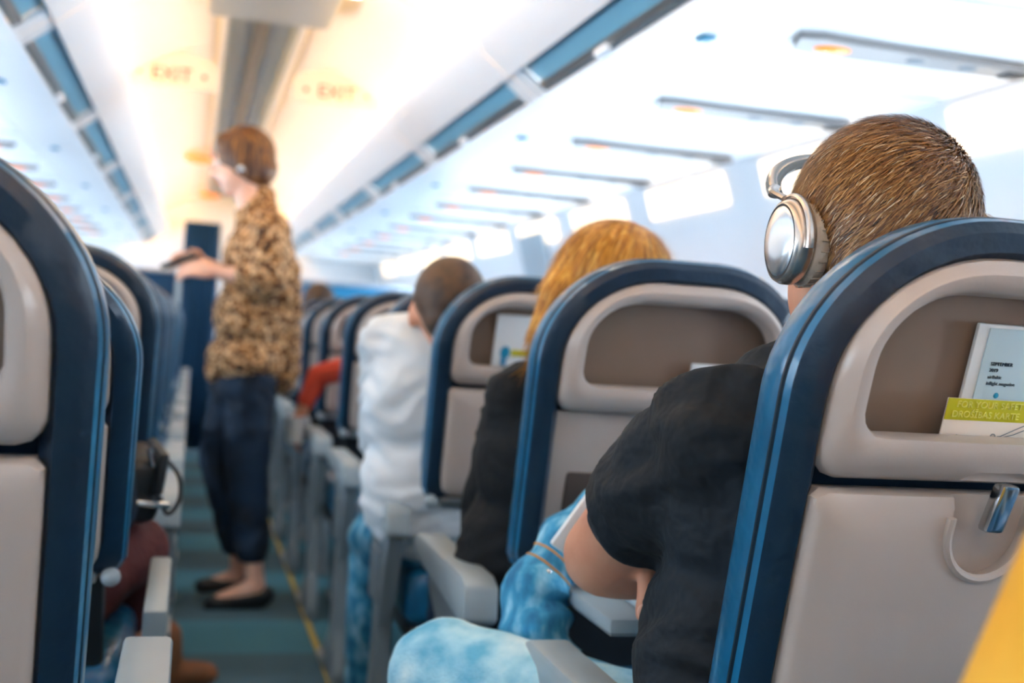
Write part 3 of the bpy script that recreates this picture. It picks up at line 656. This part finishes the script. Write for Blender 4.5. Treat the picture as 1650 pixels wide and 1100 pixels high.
# ---- 3. white shirted man (seat C)
hc3 = P(722, 498, Y=2.63); hb3, T3, R3_ = head_blobs(hc3, -.25, 1.0, -.25)
s3L = P(628, 555, Y=2.74); s3R = V((.78, 2.70, .98)); e3 = P(622, 715, Y=2.86); kn3 = P(608, 868, Y=3.02)
m3 = person('man in white shirt leaning into the aisle, third right seat', 'skin', hb3+[('c', hc3+V((0, 0, -.07)), V((.56, 2.68, .99)), .052, .06), ('c', V((.56, 2.72, .95)), V((.62, 2.70, .6)), .1, .1), ('c', s3L, s3R, .05, .05), ('c', s3L, e3, .05, .045), ('c', e3, V((.52, 3.05, .70)), .042, .03)]+hand(V((.52, 3.05, .70)), (.5, .7, 0), (0, 0, 1), -1, .5), [
   ('shirt', [('c', s3L, s3R, .075, .075), ('c', s3L+V((.03, -.04, 0)), hc3+V((.01, 0, -.115)), .075, .06), ('c', P(650, 570, Y=2.74), P(738, 520, Y=2.66), .078, .058), ('e', (.55, 2.70, .86), (.175, .125, .17)), ('e', (.56, 2.70, .68), (.175, .13, .18)), ('c', s3L, e3, .072, .066), ('c', e3, P(650, 790, Y=2.88), .066, .052), ('c', P(655, 640, Y=2.70), P(690, 800, Y=2.72), .085, .07)], 'shirt', .01),
   ('jeans', [('e', (.62, 2.76, .54), (.17, .13, .08)), ('c', V((.54, 2.80, .545)), kn3, .085, .078), ('c', kn3, V((kn3.x, 3.10, .1)), .072, .05), ('c', V((.72, 2.8, .54)), V((.72, 3.10, .54)), .08, .07), ('c', V((.72, 3.10, .54)), V((.72, 3.1, .1)), .068, .05)], 'jeans', .011),
   ('hair', [('e', hc3+V((0, -.012, .026)), (.082, .102, .094)), ('e', hc3+V((0, -.05, -.02)), (.066, .056, .06))], 'hairk', .008)])
face(m3, T3, R3_)
# ---- 4. standing woman in the aisle
YL = 4.42
def q(x, y, dy=0): return P(x, y, Y=YL+dy)
hc4 = q(388, 258); hb4, T4, R4 = head_blobs(hc4, math.radians(78), .98, math.radians(-14))
nk = q(408, 325); sN = q(437, 372, -.13); sF = q(425, 372, .15); eN = q(432, 452, -.17); wN = q(345, 437, -.10); eF = q(405, 455, .14); wF = q(330, 425, .06)
hpN = q(405, 610, -.07); hpF = q(385, 610, .08); kN = q(398, 755, -.06); aN = q(408, 905, -.05); kF = q(352, 735, .10); aF = q(385, 895, .10)
lady = person('woman standing in the aisle in leopard print blouse, looking at her phone', 'skinl', hb4+[('c', hc4+V((.02, 0, -.07)), nk+V((0, 0, -.03)), .048, .055), ('c', nk+V((.02, 0, -.10)), q(402, 590), .06, .09), ('c', sN, sF, .045, .045), ('c', sN, eN, .042, .037), ('c', eN, wN, .036, .024), ('c', sF, eF, .042, .037), ('c', eF, wF, .036, .024),
     ('c', hpN, kN, .07, .05), ('c', kN, aN, .045, .034), ('c', hpF, kF, .07, .05), ('c', kF, aF, .045, .034), ('c', aN, q(412, 942, -.05), .034, .034), ('c', q(412, 945, -.05), q(352, 965, -.05), .036, .022), ('c', aF, q(385, 925, .10), .034, .032), ('c', q(385, 928, .10), q(335, 940, .10), .034, .02)]
     + hand(wN, (-1, .1, .05), (0, -.7, .7), 1, .45) + hand(wF, (-1, -.15, .15), (0, .6, .6), -1, .45), [
   ('blouse', [('c', sN, sF, .072, .072), ('c', nk+V((.03, 0, .01)), nk+V((.02, 0, -.06)), .058, .085), ('e', q(418, 420), (.13, .175, .15)), ('e', q(405, 510), (.135, .17, .16)), ('e', q(400, 580), (.15, .175, .11)), ('c', q(350, 598, -.05), q(350, 598, .08), .045, .045), ('c', q(452, 618, -.05), q(452, 618, .08), .045, .045), ('c', q(455, 440, -.06), q(458, 600, -.03), .07, .06),
       ('c', sN, eN, .072, .066), ('c', eN, eN*.62+wN*.38, .062, .052), ('c', sF, eF, .07, .062), ('c', eF, eF*.6+wF*.4, .06, .05)], 'leopard', .009),
   ('trousers', [('e', q(395, 620), (.13, .15, .10)), ('c', hpN, kN, .095, .078), ('c', kN, q(406, 880, -.05), .078, .066), ('c', hpF, kF, .095, .075), ('c', kF, q(378, 872, .10), .074, .055)], 'navy', .01),
   ('hair', [('e', hc4+V((.018, 0, .026)), (.108, .094, .102)), ('e', hc4+V((.02, -.058, -.005)), (.062, .036, .062)), ('c', hc4+V((-.055, -.03, .055)), hc4+V((-.055, .03, .055)), .04, .04), ('e', hc4+V((.055, 0, -.022)), (.080, .090, .074)), ('c', hc4+V((.04, -.065, .0)), hc4+V((.035, -.066, -.055)), .034, .026), ('c', hc4+V((.04, .065, .0)), hc4+V((.035, .066, -.055)), .034, .026)], 'auburn', .008),
   ('shoe', [('c', q(428, 958, -.05), q(345, 972, -.05), .034, .030), ('c', q(420, 968, -.05), q(338, 976, -.05), .030, .026)], 'shoe', .007),
   ('shoe', [('c', q(396, 934, .10), q(325, 944, .10), .033, .028)], 'shoe', .007)])
face(lady, T4, R4, .98)
mk('earring', *ellipsoid(hc4+V((.0, -.085, -.04)), (.012, .008, .012)), 'metal', lady)
ph = rbox('phone', (0, 0, 0), (.13, .07, .009), .003, 'dark'); ph.location = q(288, 420, -.02); ph.rotation_euler = (.2, -.45, .1); tag(ph, 'dark phone held by the standing woman', 'phone'); rbox('phone_screen', (0, 0, .005), (.12, .062, .001), .0004, 'dark', ph)
# ---- 5. far passenger, dark hair above the sixth seat ahead
hc5 = P(513, 492, Y=6.45); hb5, T5, R5 = head_blobs(hc5, 0, 1.0)
p5 = person('passenger with dark hair far ahead beside the teal divider', 'skin', hb5+[('c', hc5+V((0, 0, -.07)), hc5+V((0, .02, -.2)), .05, .07), ('c', hc5+V((-.15, .05, -.26)), hc5+V((.15, .05, -.26)), .06, .06), ('c', hc5+V((0, .06, -.3)), hc5+V((0, .08, -.6)), .11, .12)], [
   ('jumper', [('c', hc5+V((-.16, .05, -.27)), hc5+V((.16, .05, -.27)), .075, .075), ('e', hc5+V((0, .06, -.42)), (.19, .13, .2)), ('c', hc5+V((-.17, .05, -.27)), hc5+V((-.2, .2, -.5)), .06, .05), ('c', hc5+V((.17, .05, -.27)), hc5+V((.2, .2, -.5)), .06, .05), ('c', hc5+V((-.08, .1, -.6)), hc5+V((-.09, .5, -.62)), .085, .07), ('c', hc5+V((.08, .1, -.6)), hc5+V((.09, .5, -.62)), .085, .07)], 'navy', .012),
   ('hair', [('e', hc5+V((0, -.012, .026)), (.086, .105, .098)), ('e', hc5+V((0, -.05, -.02)), (.07, .056, .065))], 'hairk', .01)], .01)
face(p5, T5, R5)
# ---- red sleeve and white cup in the aisle far ahead
a, b = P(512, 605, Y=4.52), P(484, 668, Y=4.52)
hc6 = a+V((.22, -.05, .21)); hb6, T6, R6 = head_blobs(hc6, 0, .95)
p6 = person('passenger in red sleeve leaning an elbow into the aisle far ahead', 'skin', hb6+[('c', hc6+V((0, 0, -.06)), hc6+V((.01, 0, -.2)), .045, .06), ('c', a+V((.14, -.08, .05)), a, .04, .034), ('c', a, b, .032, .024)]+hand(b, (b-a), (-1, 0, 0), 1, .5)+[('c', a+V((.14, -.08, .05)), a+V((.3, -.08, .06)), .045, .045), ('c', a+V((.24, -.06, -.02)), a+V((.24, .02, -.35)), .11, .12)], [
   ('sleeve', [('c', a+V((.14, -.08, .05)), a, .05, .042), ('c', a, a*.35+b*.65, .040, .034), ('c', a+V((.14, -.08, .05)), a+V((.3, -.08, .06)), .055, .055), ('c', a+V((.24, -.06, -.02)), a+V((.24, .02, -.35)), .12, .13)], 'redc', .01),
   ('hair', [('e', hc6+V((0, -.012, .024)), (.080, .098, .092)), ('e', hc6+V((0, -.045, -.02)), (.065, .054, .06))], 'hairk', .01)], .008)
face(p6, T6, R6, .95)
cup = P(476, 692, Y=4.50); t = mk('paper_cup', *loft([[(r*math.cos(2*math.pi*j/20), r*math.sin(2*math.pi*j/20), z) for j in range(20)] for r, z in ((.028, -.05), (.036, .045), (.038, .05), (.033, .05), (.026, -.045))]), 'paper'); t.location = cup; tag(t, 'white paper cup under the red sleeve in the aisle', 'cup')
# ---- 6. passenger in the reclined left seat: knee, bag, shoe
kn = P(226, 880, Y=2.34); sx = kn.x
p7 = person('passenger in maroon trousers in the reclined left seat, knee showing', 'skin', [('c', V((-.30, 2.05, .62)), V((-.30, 2.15, .85)), .1, .1), ('c', V((-.30, 2.17, .9)), V((-.3, 2.22, 1.0)), .05, .05), ('e', V((-.30, 2.25, 1.03)), (.075, .09, .1)), ('c', V((-.2, 2.06, .54)), kn, .06, .05), ('c', kn, V((sx, 2.45, .1)), .045, .035)], [
   ('jumper', [('c', V((-.45, 2.12, .88)), V((-.15, 2.12, .88)), .07, .07), ('e', V((-.30, 2.09, .74)), (.17, .12, .2)), ('c', V((-.15, 2.12, .86)), V((-.12, 2.22, .68)), .06, .05)], 'navy', .012),
   ('trousers', [('e', V((-.28, 2.06, .55)), (.17, .13, .09)), ('c', V((-.2, 2.06, .54)), kn, .08, .056), ('c', kn, V((sx-.03, 2.46, .14)), .054, .045), ('c', V((-.36, 2.06, .54)), V((-.38, 2.38, .55)), .085, .07), ('c', V((-.38, 2.38, .55)), V((-.38, 2.42, .12)), .066, .05)], 'maroon', .011),
   ('hair', [('e', V((-.30, 2.235, 1.045)), (.084, .10, .10))], 'hairk', .01)], .01)
sh_ = P(300, 1080, Y=3.35); t = blob('ankle_boot', [('c', sh_+V((-.06, -.02, .0)), sh_+V((.055, .01, -.012)), .042, .032), ('c', sh_+V((-.05, -.02, .0)), sh_+V((-.06, -.02, .10)), .042, .045)], 'brown', None, .007, 4); tag(t, 'brown suede boot poking into the aisle by the left seats', 'boot')
bg = P(228, 775, Y=2.3); t = empty('handbag', bg); tag(t, 'black leather handbag with strap on the maroon lap', 'handbag')
o = rbox('bag_body', (-.02, 0, 0), (.10, .16, .13), .03, 'shoe', t, (.1, .1, .2), 3); rbox('bag_flap', (.022, -.01, .03), (.02, .15, .08), .008, 'dark', t, (.1, .1, .2)); rbox('bag_trim', (.02, -.075, -.03), (.07, .012, .012), .004, 'metal', t, (.1, .1, .2))
tube('strap', smoothpath([P(243, 718, Y=2.25)-bg, P(285, 760, Y=2.25)-bg, P(290, 800, Y=2.25)-bg, P(275, 826, Y=2.25)-bg, P(262, 815, Y=2.25)-bg, P(246, 740, Y=2.25)-bg]), .004, 'dark', t, 8)
tube('strap_clip', [P(240, 722, Y=2.22)-bg, P(246, 752, Y=2.22)-bg], .005, 'metal', t, 8); mk('strap_bead', *ellipsoid(P(258, 797, Y=2.24)-bg, (.006,)*3), 'metal', t)
# ---- 7. mustard sleeve close to the camera
e8 = P(1668, 1190, Y=.50); s8 = P(1925, 700, Y=.45)
hc8 = s8+V((.17, .0, .22)); hb8, T8, R8 = head_blobs(hc8, 0, 1.0)
p8 = person('passenger in mustard fleece at the lower right corner, sleeve only', 'skin', hb8+[('c', hc8+V((0, 0, -.06)), hc8+V((0, 0, -.2)), .05, .06), ('c', s8, e8, .03, .03), ('c', e8, e8+V((.10, .10, -.02)), .028, .022), ('c', s8+V((.02, -.02, 0)), s8+V((.30, -.02, 0)), .05, .05), ('c', s8+V((.2, 0, 0)), s8+V((.24, .0, -.35)), .1, .11)]+hand(e8+V((.10, .10, -.02)), (1, .6, 0), (0, 0, 1), -1, .5, .9), [
   ('fleece', [('c', s8, e8, .05, .042), ('c', e8, e8+V((.07, .07, -.015)), .042, .036), ('c', s8+V((.02, -.02, 0)), s8+V((.30, -.02, 0)), .065, .065), ('c', s8+V((.2, 0, -.03)), s8+V((.24, .0, -.35)), .12, .13)], 'mustard', .008),
   ('hair', [('e', hc8+V((0, -.012, .026)), (.083, .103, .096)), ('e', hc8+V((0, -.05, -.02)), (.068, .056, .062))], 'hairk', .01)], .008)
face(p8, T8, R8)
